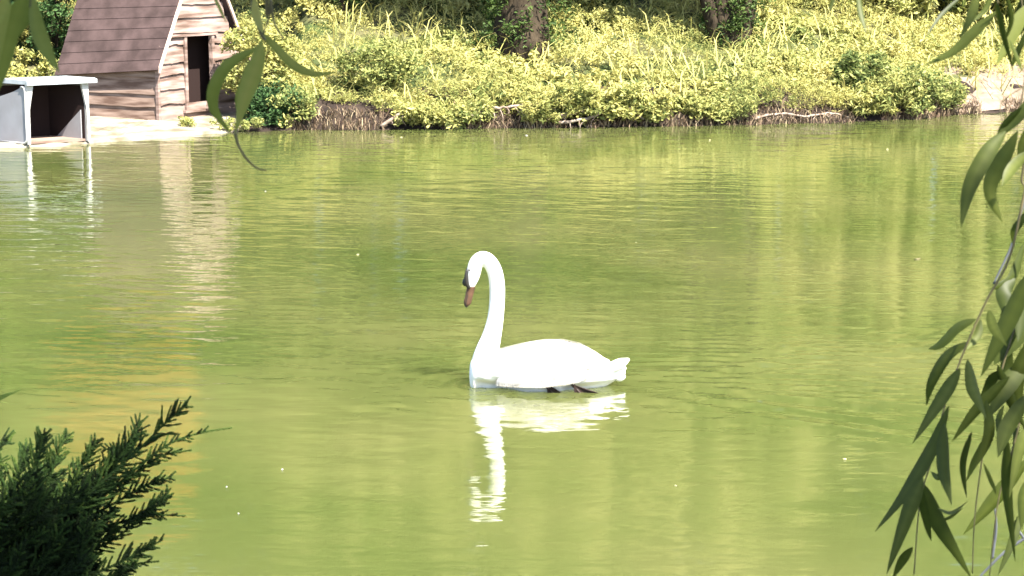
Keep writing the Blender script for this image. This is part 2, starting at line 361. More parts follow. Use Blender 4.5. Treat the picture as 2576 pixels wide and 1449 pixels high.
tree('willow_tree', (gx_(870, 32), 32.4), 4.6, .16, 2.0, 1.5, 2.2, 4.4, 260, 110, .17, M['yellow'], 'yellow green weeping tree behind the bank right of the wooden house', 'tree', (.1, .2), True, low=1.1, base=.45)
for (tx, ty, h, rx, rz, mt, lab) in [
    (-15, 38, 8, 3.2, 4.6, 'green', 'tall green tree far to the left of the pale shelter'),
    (17, 40, 8, 3.2, 4.6, 'green', 'tall green tree far to the right beyond the sandy patch'),
    (-9.5, 37, 8, 3.0, 4.5, 'green', 'tall green tree behind the pale shelter at the left end'),
    (-4.6, 38, 9, 2.9, 5.0, 'green', 'tall green tree behind the wooden house'),
    (-.6, 38.5, 9.3, 2.9, 5.0, 'green', 'tall green tree behind the bank just left of the thick trunk'),
    (3.2, 39, 8.6, 3.0, 4.9, 'green', 'tall green tree behind the thick brown trunk, right side'),
    (7.2, 39.5, 9.2, 3.0, 5.0, 'green', 'tall green tree behind the dark forked trunk'),
    (11.8, 39, 8.4, 3.2, 4.6, 'green', 'tall green tree behind the right end of the far bank')]:
    tree('broadleaf_tree', (tx, ty), h, .24, rx, 2.2, rz, h*.88, 300, 90, .27, M[mt], lab, 'tree', crad=(.5, .95), group='tall trees behind the far bank')
hk = ['left end, behind the pale shelter', 'behind the left half of the wooden house', 'behind the right corner of the wooden house', 'above the low evergreen shrub at the water', 'above the dark hollow in the bank',
      'just left of the thick brown trunk', 'just right of the thick brown trunk', 'midway between the thick and the forked trunk', 'behind the dark forked trunk', 'just right of the forked trunk', 'above the olive tuft at the water', 'behind the corner willow leaves', 'right end, above the sandy patch', 'far right, beyond the sandy patch', 'far left, beyond the pale shelter']
for i, wh in enumerate(hk):
    tx = -9.3+1.62*i if i < 14 else -11.2; ty = 35.2+.5*math.sin(i*2.3); hh = 2.9+.45*math.sin(i*1.7+1)+(.5 if i < 5 else 0)
    o = empty('tall_shrub', (tx, ty, float(ground_z(tx, ty)))); tag(o, 'tall willow shrub at the back, '+wh if i not in (0, 12, 13, 14) else 'tall willow shrub at the '+wh, 'shrub', 'tall shrubs along the back of the slope')
    cl = ell_clumps(330, 1.25, .8, hh, hh*.72, .1); cl = cl[cl[:, 2] > .1]; cl, bt_ = strands(cl, .5); mb = MB()
    for q in rng.choice(len(cl), 8, replace=False): mb.tube(smooth_path([(0, 0, -.1), cl[q]*[.4, .4, .6], cl[q]], 7), np.linspace(.05, .012, 7), 6)
    mb.build('stem', M['bark'], o)
    crown_mesh('foliage', cl, rng.uniform(.22, .42, len(cl)), 75, .17, M['lime'] if i < 4 else M['yellow'], o, (.55, .55, 1.9), .62+.2*math.sin(i*2.1+.5)+bt_, .34, .15, .7)
tree('copper_tree', (-6.9, 33.0), 4.2, .10, 1.35, .7, 1.25, 4.2, 210, 90, .14, M['orange'], 'small tree with orange yellow crown above the pale shelter, mirrored in the water', 'tree', crad=(.25, .4))

def shrub(name, loc, rx, ry, rz, ncl, per, size, material, label, crad=(.10, .2), base=.5, z=None, aspect=.45):
    x, y = loc; o = empty(name, (x, y, float(ground_z(x, y)) if z is None else z)); tag(o, label, 'shrub')
    cl = ell_clumps(ncl, rx, ry, rz, rz*.85, .45); cl = cl[cl[:, 2] > -.02]
    mb = MB()
    for q in rng.choice(len(cl), 12, replace=False):
        p = cl[q]; mb.tube(smooth_path([(0, 0, -.05), p*[.4, .4, .6], p], 6), np.linspace(.018, .004, 6), 5)
    mb.build('stem', M['bark'], o)
    crown_mesh('foliage', cl, rng.uniform(*crad, len(cl)), per, size, material, o, (1, 1, .8), base, aspect)
    return o
q = at(690, 300, 27.9); shrub('evergreen_shrub', (q.x, 27.95),   .46, .35, .36, 90, 60, .06, M['dark'], 'low dark green shrub at the water edge, right of the wooden house', base=.55, z=0.0)
q = at(150, 100, 31); shrub('leafy_shrub', (q.x, 30.6), .75, .6, 1.15, 120, 60, .085, M['dark'], 'leafy green shrub behind the wooden house, left of its roof', base=.8)
q = at(20, 60, 31); shrub('leafy_shrub', (q.x-.4, 31.0), .8, .6, 1.25, 120, 60, .085, M['green'], 'green shrub above the pale shelter at the left edge', base=.7)
q = at(655, 120, 28.6); shrub('leafy_shrub', (q.x, 28.7), .62, .45, .72, 170, 50, .07, M['under'], 'yellow green shrub leaning over the right corner of the wooden house', base=.5)
q = at(945, 250, 28.3); shrub('bank_shrub', (q.x, 28.9), .6, .4, .42, 80, 50, .07, M['under'], 'olive shrub hanging over the dark hollow in the bank', base=.3)
q = at(2200, 250, 29); shrub('bank_shrub', (q.x, 29.75), .55, .3, .36, 90, 60, .08, M['under'], 'olive green tuft at the water edge near the right end of the bank', base=.12)
q = at(1100, 20, 33); shrub('bank_shrub', (q.x, 33.2), 1.3, .5, .55, 120, 60, .09, M['green'], 'dark green bush between the house and the thick trunk', base=.6)
q = at(1480, 20, 33); shrub('bank_shrub', (q.x, 33.4), .8, .5, .5, 90, 60, .09, M['green'], 'grey green bush right behind the thick trunk', base=.8)
q = at(2150, 20, 34); shrub('bank_shrub', (q.x, 34.2), 1.5, .5, .6, 130, 60, .09, M['yellow'], 'pale green bush high on the slope between forked trunk and right edge', base=.6)

for i, (u, v, wd_, lab) in enumerate(((565, 322, .22, 'small weed tuft growing at the foot of the doorway, nearest the water'), (470, 318, .13, 'low weed tuft on the ledge below the corner of the wooden house'), (628, 322, .26, 'pale weed tuft at the right end of the concrete ledge'))):
    q = atz(u, v, .06); o = empty('weed_tuft', (q.x, q.y, .05)); tag(o, lab, 'weed', 'weeds on the ledge'); c_ = ell_clumps(16, wd_, .10, .09, .07)
    crown_mesh('foliage', c_, np.full(16, .06), 26, .05, M['under'], o, (1, 1, .8), .45)
# exposed roots along the bank edge
def root(px, rad, label, Y0=0.0):
    mb = MB(); pts = []
    for u, v in px:
        p = atz(u, v, 0.0); yb = float(bank_y(p.x)); pts.append(at(u, v, yb+Y0+random.uniform(-.02, .05)))
    P = smooth_path(pts, 26); P += rng.normal(0, .008, P.shape)
    mb.tube(P, np.linspace(rad, rad*.45, 26)*rng.uniform(.8, 1.2, 26), 7, rough=.15)
    for i in range(3, 24, 2):
        L = random.uniform(.08, .25); e = P[i]+[random.uniform(-.12, .12), random.uniform(-.05, .03), -L]
        mb.tube(smooth_path([P[i], (P[i]+e)/2+[random.uniform(-.05, .05), -.02, 0], e], 6), np.linspace(rad*.4, .004, 6), 5)
    o = mb.build('tree_root', M['root'], smooth=True); tag(o, label, 'root', 'roots bared along the far bank'); return o
root([(1375, 300), (1430, 285), (1500, 268), (1560, 262), (1600, 285), (1640, 312)], .035, 'arched pale root below the thick trunk, bared over the water', -.05)
root([(1400, 308), (1470, 300), (1530, 278), (1580, 270), (1620, 300)], .025, 'second thinner root crossing under the arched pale root', -.1)
root([(1180, 292), (1230, 275), (1290, 268), (1345, 262), (1400, 275)], .026, 'root running level along the bank left of the arched root', -.05)
root([(960, 320), (1010, 285), (1060, 292), (1120, 300), (1160, 320)], .024, 'crooked root at the right side of the dark hollow in the bank', -.05)
root([(1900, 300), (1960, 285), (2030, 292), (2090, 285), (2150, 298)], .022, 'root under the dry stems left of the olive tuft', -.05)
# bare sandy patch, right edge
px_ = np.linspace(7.0, 11, 26); py_ = np.linspace(0, 1.9, 12); X, Y = np.meshgrid(px_, py_)
YY = bank_y(X)+Y*1.0+.02; ZZ = ground_z(X, YY)+.02+.03*n2(X*3, YY*3)
tag(npmesh('sand_patch', np.stack([X, YY, ZZ], -1).reshape(-1, 3), grid_faces(26, 12), M['sand'], smooth=True), kind='structure')

# ------------------------------------------------------------------ concrete ledge under the houses
P0 = [(-40, 373), (110, 370), (230, 361), (330, 354), (520, 338), (600, 331)]
front = [atz(u, v, 0.0) for u, v in P0]; mb = MB(); N_ = 40
fp = smooth_path(front, N_); fp[:, 2] = 0; fp[:, 1] += rng.normal(0, .018, N_)
rows = []
for off, z in ((-.02, -.5), (0, -.02), (.03, .030), (.09, .038), (.8, .06), (1.6, .10), (2.4, .115), (3.1, .12)):
    rr_ = fp.copy(); rr_[:, 1] += off; rr_[:, 2] = z + (rng.normal(0, .006, N_) if off < 2 else 0); rows.append(rr_)
mb.add(np.concatenate(rows), grid_faces(N_, len(rows)))
tag(mb.build('concrete_ledge', M['concrete'], smooth=False), 'pale sunlit concrete ledge at the water edge under house and shelter', 'ledge')

# ------------------------------------------------------------------ wooden duck house
M['wood_side'] = mat('weathered_shaded_board', (.085, .052, .038), .85, .15, (.23, .165, .13), 4, 8, (.5, .5, 4), bump=.6, bscale=9, bdist=.004)  # weathered wood, its brown darkened for the shade under the eave
M['wood_gable'] = mat('sunlit_board', (.26, .19, .165), .85, .15, (.085, .055, .042), 3.5, 8, (.5, .5, 4), bump=.6, bscale=9, bdist=.004)  # lighter copy of the boards, sun on the gable put into the colour
M['trim'] = mat('pale_trim', (.50, .40, .34), .7, .2, (.35, .26, .2), 6, 4)
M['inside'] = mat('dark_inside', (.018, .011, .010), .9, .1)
M['felt'] = mat('maroon_roof_felt', (.036, .024, .022), .9, .12, (.066, .044, .041), 4, 8, (1, 1, 1), bump=.5, bscale=40, bdist=.006)
A = at(402, 306, 28.1); zb = A.z
ang = R(27)
du = Vector((-math.cos(ang), math.sin(ang), 0))          # along the long wall, to the left and back
dv = Vector((math.sin(ang+R(8)), math.cos(ang+R(8)), 0)) # along the gable, to the right and back
L1, L2, WH = 1.74, 1.74, .88
dh = empty('duck_house', (A.x, A.y, zb)); tag(dh, 'wooden duck house with steep maroon roof and dark doorway on the far bank', 'duck house')
def loc(a, b_, z): return du*a + dv*b_ + Vector((0, 0, z))
nU = Vector((-dv.x, -dv.y, 0)); nG = Vector((-du.x, -du.y, 0))   # outward normals (roughly)
def siding(name, length, dirv, nor, z0, z1, hgt, mt, gable=None, hole=None):
    mb = MB(); z = z0
    while z < z1-.02:
        h = min(hgt*random.uniform(.82, 1.2), z1-z+.02); spans = [(0, length)]
        if gable:
            f0 = gable(z+h*.5); spans = [f0] if f0[1]-f0[0] > .05 else []
        if hole and hole[2] < z+h*.5 < hole[3]:
            spans = [s for (a0, a1) in spans for s in ((a0, min(a1, hole[0])), (max(a0, hole[1]), a1)) if s[1]-s[0] > .02]
        for a0, a1 in spans:
            k = 10; wob = np.cumsum(rng.normal(0, .0035, k+1)); wob2 = np.cumsum(rng.normal(0, .003, k+1)); V = []
            for i in range(k+1):
                a = a0+(a1-a0)*i/k
                for zz, out in ((z-.006+wob[i]*1.8, .036), (z+h*.5, .022), (z+h+.001+wob2[i], .006), (z+h+.004+wob2[i], -.012), (z-.012+wob[i]*1.4, -.004)):
                    V.append(tuple(dirv*a + nor*out + Vector((0, 0, zz))))
            F = []
            for i in range(k):
                for j in range(5): F.append((i*5+j, (i+1)*5+j, (i+1)*5+(j+1) % 5, i*5+(j+1) % 5))
            mb.add(V, F, [(0, 1, 2), (0, 2, 3), (0, 3, 4), (k*5+2, k*5+1, k*5), (k*5+3, k*5+2, k*5), (k*5+4, k*5+3, k*5)])
        z += h
    return mb.build(name, mt, dh)
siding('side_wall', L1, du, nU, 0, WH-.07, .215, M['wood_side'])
# gable wall: roof line follows the pitch
RH = 1.78; half = L2*.5
def gspan(z):
    if z < WH: return (0, L2)
    f = (z-WH)/(RH); return (half*f, L2-half*f)
door = (.56, 1.08, .17, 1.20)
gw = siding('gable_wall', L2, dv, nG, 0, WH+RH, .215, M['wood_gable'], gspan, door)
mb = MB()
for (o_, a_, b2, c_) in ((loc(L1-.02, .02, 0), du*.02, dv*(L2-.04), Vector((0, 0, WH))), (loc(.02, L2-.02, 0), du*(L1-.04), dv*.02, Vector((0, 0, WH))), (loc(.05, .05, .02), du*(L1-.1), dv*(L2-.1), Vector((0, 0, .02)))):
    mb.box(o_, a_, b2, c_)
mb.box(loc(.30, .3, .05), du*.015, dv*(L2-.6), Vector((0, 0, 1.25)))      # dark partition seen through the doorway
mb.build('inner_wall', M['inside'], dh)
mb = MB()                                                     # door frame
fo = -.055
mb.box(loc(fo, door[0]-.055, door[2]-.04), du*.03, dv*.05, Vector((0, 0, door[3]-door[2]+.06)))
mb.box(loc(fo, door[1]+.004, door[2]-.04), du*.03, dv*.05, Vector((0, 0, door[3]-door[2]+.06)))
mb.box(loc(fo-.012, door[0]-.36, door[3]+.024), du*.05, dv*1.0, Vector((0, 0, .035)))
mb.box(loc(fo-.02, door[0]-.1, door[2]-.075), du*.06, dv*.8, Vector((0, 0, .034)))
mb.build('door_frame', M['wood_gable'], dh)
mb = MB()
mb.box(loc(-.03, -.045, 0), du*.05, dv*.04, Vector((0, 0, WH))); mb.build('corner_post', M['wood_gable'], dh)
# roof: two sheets of overlapping felt courses
def roof_sheet(b0, zlow, b1, zhigh, ov0, skew):
    mb = MB(); nC = 13; left, right = L1+.09, -.10
    for i in range(nC):
        f0, f1 = i/nC-.01, (i+1)/nC+.012; k = 14; V = []
        for j in range(k+1):
            a = right+(left-right)*j/k; sg = 0.0
            for f, lift in ((f0, .012), (f1, .004), (f1, -.012), (f0, -.005)):
                bb = b0+(b1-b0)*f; zz = zlow+(zhigh-zlow)*f + skew*(1-f)*(a/left)
                nn = Vector((0, 0, 1))*.55
                n_dir = (dv*(-.84 if b1 > b0 else .84)+nn)
                V.append(tuple(loc(a, bb, zz)+n_dir*(lift+sg)))
        F = [(j*4+q, (j+1)*4+q, (j+1)*4+(q+1) % 4, j*4+(q+1) % 4) for j in range(k) for q in range(4)]+[(3, 2, 1, 0), (k*4, k*4+1, k*4+2, k*4+3)]
        mb.add(V, F)
    return mb
ovx = .10; sl_ = RH/half
rf = roof_sheet(-ovx, WH-ovx*sl_+.10, half, WH+RH+.10, 0, -.13).build('roof', M['felt'], dh)
roof_sheet(L2+ovx, WH-ovx*sl_+.10, half, WH+RH+.10, 0, 0).build('roof', M['felt'], dh)
mb = MB()                                                     # barge boards on the gable edge
for (b0, b1) in ((-ovx-.01, half), (L2+ovx+.01, half)):
    z0 = WH-ovx*sl_+.045; z1 = WH+RH+.045
    d_ = (loc(0, b1, z1)-loc(0, b0, z0)); mb.box(loc(-.135, b0, z0), d_, du*.028, Vector((0, 0, .085)))
mb.build('barge_board', M['trim'], dh)

# ------------------------------------------------------------------ pale shelter at the left
M['plastic'] = mat('pale_grey_plastic', (.23, .225, .235), .5, .4, (.19, .18, .185), 3, 5, bump=.15, bscale=30, bdist=.003)
M['whitetrim'] = mat('white_edge', (.40, .39, .37), .5, .4, (.30, .285, .26), 6, 4)
M['lid'] = mat('grey_lid', (.33, .35, .36), .5, .4, (.26, .28, .29), 5, 4)
Bc = atz(72, 364, .04); sh = empty('nesting_shelter', (Bc.x, Bc.y, Bc.z))
tag(sh, 'pale grey open fronted nesting shelter with flat lid at the left edge', 'shelter')
a1 = R(33); e1 = Vector((math.cos(a1), math.sin(a1), 0)); e2 = Vector((-math.sin(a1), math.cos(a1), 0)) # opening runs e1, side runs e2
e2 = Vector((-math.cos(R(38)), math.sin(R(38)), 0))
W1, W2, HH = .86, 1.05, .82
def sl3(a, b_, z): return e1*a + e2*b_ + Vector((0, 0, z))
def prism(mb, outline, dirv, th, org):                         # outline in (a,z) of a face, thick th
    n = len(outline); V = [tuple(org(a, z)) for a, z in outline]+[tuple(org(a, z)+dirv*th) for a, z in outline]
    F4 = [(i, (i+1) % n, n+(i+1) % n, n+i) for i in range(n)]
    mb.add(V, F4)
    c0 = np.mean(np.array(V[:n]), 0); c1 = np.mean(np.array(V[n:]), 0)
    mb.add(V+[tuple(c0), tuple(c1)], [], [((i+1) % n, i, 2*n) for i in range(n)]+[(n+i, n+(i+1) % n, 2*n+1) for i in range(n)])
mb = MB()                                                     # side wall, its top falling to the left, rounded foot
def rnd_outline(pts, r, skip=()):
    out = []; n = len(pts)
    for i, p in enumerate(pts):
        p = Vector(p); a = (Vector(pts[i-1])-p).normalized(); b_ = (Vector(pts[(i+1) % n])-p).normalized()
        rr_ = 0.001 if i in skip else r
        s, e = p+a*rr_, p+b_*rr_
        for t_ in (0, .25, .5, .75, 1): q = s*(1-t_)**2+p*2*t_*(1-t_)+e*t_*t_; out.append((q.x, q.y))
    return out
ol = rnd_outline([(0.02, 0.01), (W2, .01), (W2, HH-.33), (.28, HH-.13), (.02, HH-.03)], .09, (1, 2, 3))
prism(mb, ol, e1, .035, lambda a, z: sl3(.0, a, z)); mb.build('side_wall', M['plastic'], sh, smooth=False)
mb = MB()
olc = [Vector(sl3(-.004, a, z)) for a, z in ol]
seg = [v for v in olc if True]
mb.tube([tuple(v) for v in seg[20:]+seg[:8]], .016, 6); mb.build('edging', M['whitetrim'], sh, smooth=True)
mb = MB()                                                     # front frame around the opening
fr = [((0, 0), (0, HH-.02), (.10, HH-.02), (.08, HH-.12), (.03, HH-.36), (.03, .0)), ((W1, 0), (W1, HH-.02), (W1-.10, HH-.02), (W1-.08, HH-.12), (W1-.03, HH-.36), (W1-.03, 0))]
for o_ in fr:
    mb = MB(); prism(mb, list(o_), e2, .03, lambda a, z: sl3(a, -.004, z)); mb.build('front_frame', M['whitetrim'], sh)
mb = MB(); mb.box(sl3(W1-.03, .03, 0), e1*.03, e2*(W2-.06), Vector((0, 0, HH-.03))); mb.build('right_wall', M['plastic'], sh)
mb = MB(); mb.box(sl3(W1-.042, .05, .03), e1*.008, e2*(W2*.7), Vector((0, 0, HH-.10))); mb.build('shade_lining', M['inside'], sh)  # dark sheet put in for the shade on the right inner wall
mb = MB(); prism(mb, [(.10, .03), (.62, .03), (.10, .42)], e1*-1, .012, lambda a, z: sl3(W1-.044, a, z)); mb.build('sunlit_patch', M['plastic'], sh)  # added pale triangle, shaped as the patch of sun inside
mb = MB(); mb.box(sl3(.04, W2*.75, .02), e1*(W1-.08), e2*.03, Vector((0, 0, HH-.1))); mb.build('back_wall', M['inside'], sh)
mb = MB(); mb.box(sl3(.036, .05, .02), e1*.012, e2*(W2*.72), Vector((0, 0, HH-.20))); mb.build('shade_lining', M['inside'], sh)  # dark sheet put in for the shade on the left inner wall
mb = MB(); mb.box(sl3(.05, .04, .0), e1*(W1-.09), e2*(W2*.68), Vector((0, 0, .03))); mb.build('floor_board', M['wood_side'], sh)
mb = MB(); mb.box(sl3(-.02, -.04, HH-.02), e1*(W1+.10), e2*.62, Vector((0, 0, .055)))
mb.box(sl3(-.025, -.07, HH-.03), e1*(W1+.11), e2*.035, Vector((0, 0, .055)))
mb.build('lid', M['lid'], sh)
mb = MB(); o0 = sl3(-.05, .56, HH+.0); mb.box(o0, e2*.7+Vector((0, 0, -.20)), e1*(W1+.12), Vector((0, 0, .035))); mb.build('lean_to_roof', M['lid'], sh)

# ------------------------------------------------------------------ swan
sw = empty('swan', (SW.x, SW.y, 0)); tag(sw, 'white swan with curved neck and lowered head swimming left on the green pond', 'swan')
M['feather'] = mat('white_feather', (.80, .78, .73), .75, .2, (.72, .69, .60), 10, 4, (1, 1, 1), bump=.3, bscale=40, bdist=.006)
M['beak'] = mat('orange_beak', (.085, .045, .026), .55, .25, (.05, .027, .015), 20, 3)
M['black'] = mat('black_skin', (.012, .010, .008), .5, .4)
M['foot'] = mat('dark_foot', (.022, .013, .010), .6, .2)
KX, KZ = .000736, .000769
def S(zx, zy, y=0.0): return np.array(((zx-900)*KX, y, (1300-zy)*KZ-.035*min(1, max(0, (1300-zy)/400))))
secs = [(-.470, .13, .00, .02), (-.46, .16, -.03, .065), (-.43, .19, -.06, .105), (-.37, .215, -.08, .14), (-.28, .215, -.10, .16), (-.15, .24, -.10, .185), (0, .262, -.10, .195),
        (.12, .265, -.09, .19), (.22, .245, -.07, .17), (.32, .19, -.04, .13), (.40, .135, .00, .09), (.46, .125, .04, .06), (.50, .12, .06, .03)]
mb = MB(); nR = 28; V = []
sp = smooth_path(secs, 40)
for (x_, zt, zb_, hw) in sp:
    for j in range(nR):
        a = 2*math.pi*j/nR; c, s_ = math.cos(a), math.sin(a)
        V.append((x_, math.copysign(abs(c)**.85, c)*hw, (zt+zb_)/2+math.copysign(abs(s_)**.95, s_)*(zt-zb_)/2))
V = [(a_, b_*(1-.5*float(smst(.075, .04, c_)*smst(-.45, -.40, a_)*smst(-.14, -.22, a_)))*(1-.35*float(smst(.06, .02, c_)*smst(.08, .16, a_))), c_) for a_, b_, c_ in V]
F = [(i*nR+j, (i+1)*nR+j, (i+1)*nR+(j+1) % nR, i*nR+(j+1) % nR) for i in range(39) for j in range(nR)]
V += [(secs[0][0]-.004, 0, .065), (secs[-1][0]+.004, 0, .12)]
F3 = [(j, (j+1) % nR, 40*nR) for j in range(nR)]+[(39*nR+(j+1) % nR, 39*nR+j, 40*nR+1) for j in range(nR)]
mb.add(V, F, F3)
neck = [(430, 1180, 120), (400, 1085, 122), (412, 980, 104), (448, 850, 84), (478, 720, 72), (494, 580, 67), (497, 430, 67), (478, 310, 66), (432, 225, 63), (375, 195, 60), (325, 225, 60), (303, 290, 63), (292, 350, 57), (280, 405, 42), (272, 440, 30)]
np_ = smooth_path([tuple(S(a, b_))+(r_*KX,) for a, b_, r_ in neck], 70)
mb.tube(np_[:, :3], np_[:, 3], 20)
raw = mb.build('body', M['feather'])
rm = raw.modifiers.new('r', 'REMESH'); rm.mode = 'VOXEL'; rm.voxel_size = .0075
smm = raw.modifiers.new('s', 'SMOOTH'); smm.iterations = 16; smm.factor = .5
dg = bpy.context.evaluated_depsgraph_get(); me = bpy.data.meshes.new_from_object(raw.evaluated_get(dg))
raw.modifiers.clear(); raw.data = me; me.name = 'body'; raw.parent = sw
me.polygons.foreach_set('use_smooth', np.ones(len(me.polygons), bool))
if not me.materials: me.materials.append(M['feather'])
xs_, zt_, zb2_, hw_ = [np.array([q_[i] for q_ in secs]) for i in range(4)]
for sgn in (-1, 1):                                           # folded wings
    nu, nv = 150, 60; V = []
    for i in range(nu):
        u = i/(nu-1); x_ = -.30+.70*u
        zt = np.interp(x_, xs_, zt_); hw = np.interp(x_, xs_, hw_)
        env = math.sin(math.pi*min(1, .10+u*.95))**.45 if u < .97 else .35
        low = .045+.05*u+.10*max(0, u-.7)
        for j in range(nv):
            v = j/(nv-1); a = math.pi/2*(1-v*1.08)
            rid = .0016*math.sin((v*7+u*2.0)*math.pi)*float(smst(.15, .4, u))*float(smst(1, .85, v))
            yy = (hw+.042)*math.cos(a)*env+.012; zz = low+(zt+.022-low)*math.sin(max(a, -.12))**1.0*(.92+.08*env)
            V.append((x_+.02*v*u, sgn*(yy+rid), zz+rid*.5))
    o = npmesh('wing', V, grid_faces(nu, nv), M['feather'], sw, smooth=True)
    so = o.modifiers.new('t', 'SOLIDIFY'); so.thickness = .012; so.offset = 0
mb = MB()                                                     # tail: fan of feathers
for k in range(9):
    f = (k-4)/4; b0 = np.array((.36, f*.035, .09)); t_ = np.array((.535-.02*abs(f), f*.05, .168-.012*abs(f)))
    mid = (b0+t_)/2+[0, 0, -.004]; pts = smooth_path([b0, mid, t_], 9)
    mb.tube(pts, [.02, .03, .038, .042, .045, .045, .042, .034, .014], 10, ecc=.55)
tl = mb.build('tail', M['feather'], sw, smooth=True)
mb = MB()                                                     # fluffy vent under the tail
for k in range(16): mb.ball((.36+random.uniform(0, .13), random.uniform(-.05, .05), .07+random.uniform(-.03, .04)), (.036, .03, .028), 12, 8)
mb.build('under_tail', M['feather'], sw, smooth=True)
mb = MB()                                                     # bill
bp_ = smooth_path([tuple(S(278, 425))+(.027,), tuple(S(268, 470))+(.025,), tuple(S(256, 520))+(.024,), tuple(S(243, 565))+(.023,), tuple(S(235, 590))+(.013,), tuple(S(232, 600))+(.004,)], 22)
mb.tube(bp_[:, :3], bp_[:, 3], 16, ecc=.85); bk = mb.build('beak', M['beak'], sw, smooth=True)
mb = MB(); mb.ball(S(236, 592), (.010, .012, .009)); mb.build('nail', M['black'], bk, smooth=True)
mb = MB(); q0 = smooth_path([tuple(S(256, 470, 0))+(.004,), tuple(S(240, 530, -.002))+(.004,), tuple(S(228, 588, 0))+(.004,)], 10)
for sy in (-.015, .015): mb.tube(q0[:, :3]+[0, sy, 0], q0[:, 3]*.9, 6)
mb.build('beak_edge', M['black'], bk, smooth=True)
mb = MB(); mb.ball(S(226, 395), (.018, .018, .026)); mb.build('knob', M['black'], bk, smooth=True)
for sgn in (-1, 1):
    mb = MB(); ps = smooth_path([tuple(S(243, 285, sgn*.022))+(.006,), tuple(S(236, 340, sgn*.026))+(.011,), tuple(S(240, 400, sgn*.024))+(.013,), tuple(S(262, 440, sgn*.020))+(.009,)], 14)
    mb.tube(ps[:, :3], ps[:, 3], 10); mb.build('face_skin', M['black'], sw, smooth=True)
    mb = MB(); mb.ball(S(262, 285, sgn*.041), .0065); mb.build('eye', M['black'], sw, smooth=True)
def foot(X0, w_, h_, lab=None):
    mb = MB(); mb.tube(smooth_path([(X0-.02, -.17, .05), (X0+.01, -.20, .02), (X0+.05, -.21, -.03)], 8), np.linspace(.012, .009, 8), 8)
    web = [(X0-.01, -.205, h_), (X0+w_*.5, -.225, h_*.45), (X0+w_, -.22, .0), (X0+w_*.8, -.215, -.04), (X0, -.21, -.04)]
    V = web+[(a, b_+.01, c) for a, b_, c in web]; n5 = 5
    mb.add(V, [(i, (i+1) % 5, 5+(i+1) % 5, 5+i) for i in range(5)], [(0, 2, 1), (0, 3, 2), (0, 4, 3), (5, 6, 7), (5, 7, 8), (5, 8, 9)])
    mb.build('foot', M['foot'], sw)
foot(.02, .09, .060); foot(.19, .15, .050)

# ------------------------------------------------------------------ things floating on the water
def floater(name, u, v, sx, sy, m_, label, cat, group=None, rot=0.0):
    p = atz(u, v, .006); n_ = 10; V = [(0, 0, .004)]
    for i in range(n_):
        a = 2*math.pi*i/n_; V.append((sx*math.cos(a)*(1-.25*math.sin(a*1.5)**2), sy*math.sin(a), .004*math.cos(2*a)))
    o = npmesh(name, V, np.array([(0, 1+i, 1+(i+1) % n_) for i in range(n_)]), m_, smooth=True)
    o.location = p; o.rotation_euler = (0, 0, rot); so = o.modifiers.new('t', 'SOLIDIFY'); so.thickness = .003
    return tag(o, label, cat, group)
floater('floating_leaf', 2307, 651, .042, .02, M['twig'], 'dark leaf floating near the willow twigs on the right', 'leaf', rot=.6)
for (u, v, s_, lab) in ((710, 1181, .013, 'tiny white feather floating left of the swan reflection'), (570, 1225, .012, 'tiny white feather floating just right of the juniper tips'),
                        (600, 1292, .010, 'tiny pale feather floating below the one beside the juniper'), (668, 481, .026, 'small white feather floating below the hanging willow tip'),
                        (1325, 340, .05, 'white feather at the bank edge below the thick trunk')):
    floater('floating_feather', u, v, s_*.45, s_*.3, M['whitetrim'], lab, 'feather', 'feathers on the water', random.uniform(0, 3))

for (u, v, s_, lab) in ((1010, 345, .022, 'pale fleck of leaf floating close to the dark hollow in the bank'), (1785, 352, .022, 'pale fleck of leaf floating off the bank under the forked trunk'), (2232, 375, .02, 'pale fleck of leaf floating off the olive tuft at the right'),
        (900, 640, .014, 'pale fleck of leaf floating between the house reflection and the swan head'), (1600, 610, .014, 'pale fleck of leaf floating behind the swan, above its back'), (1700, 1222, .010, 'pale fleck of leaf floating in front of the swan tail'),
        (2125, 1455-300, .012, 'pale fleck of leaf floating in the wake, left of the lower willow leaves')):
    floater('floating_fleck', u, v, s_, s_*.5, M['dryfleck'], lab, 'fleck', 'pale flecks on the water', random.uniform(0, 3))
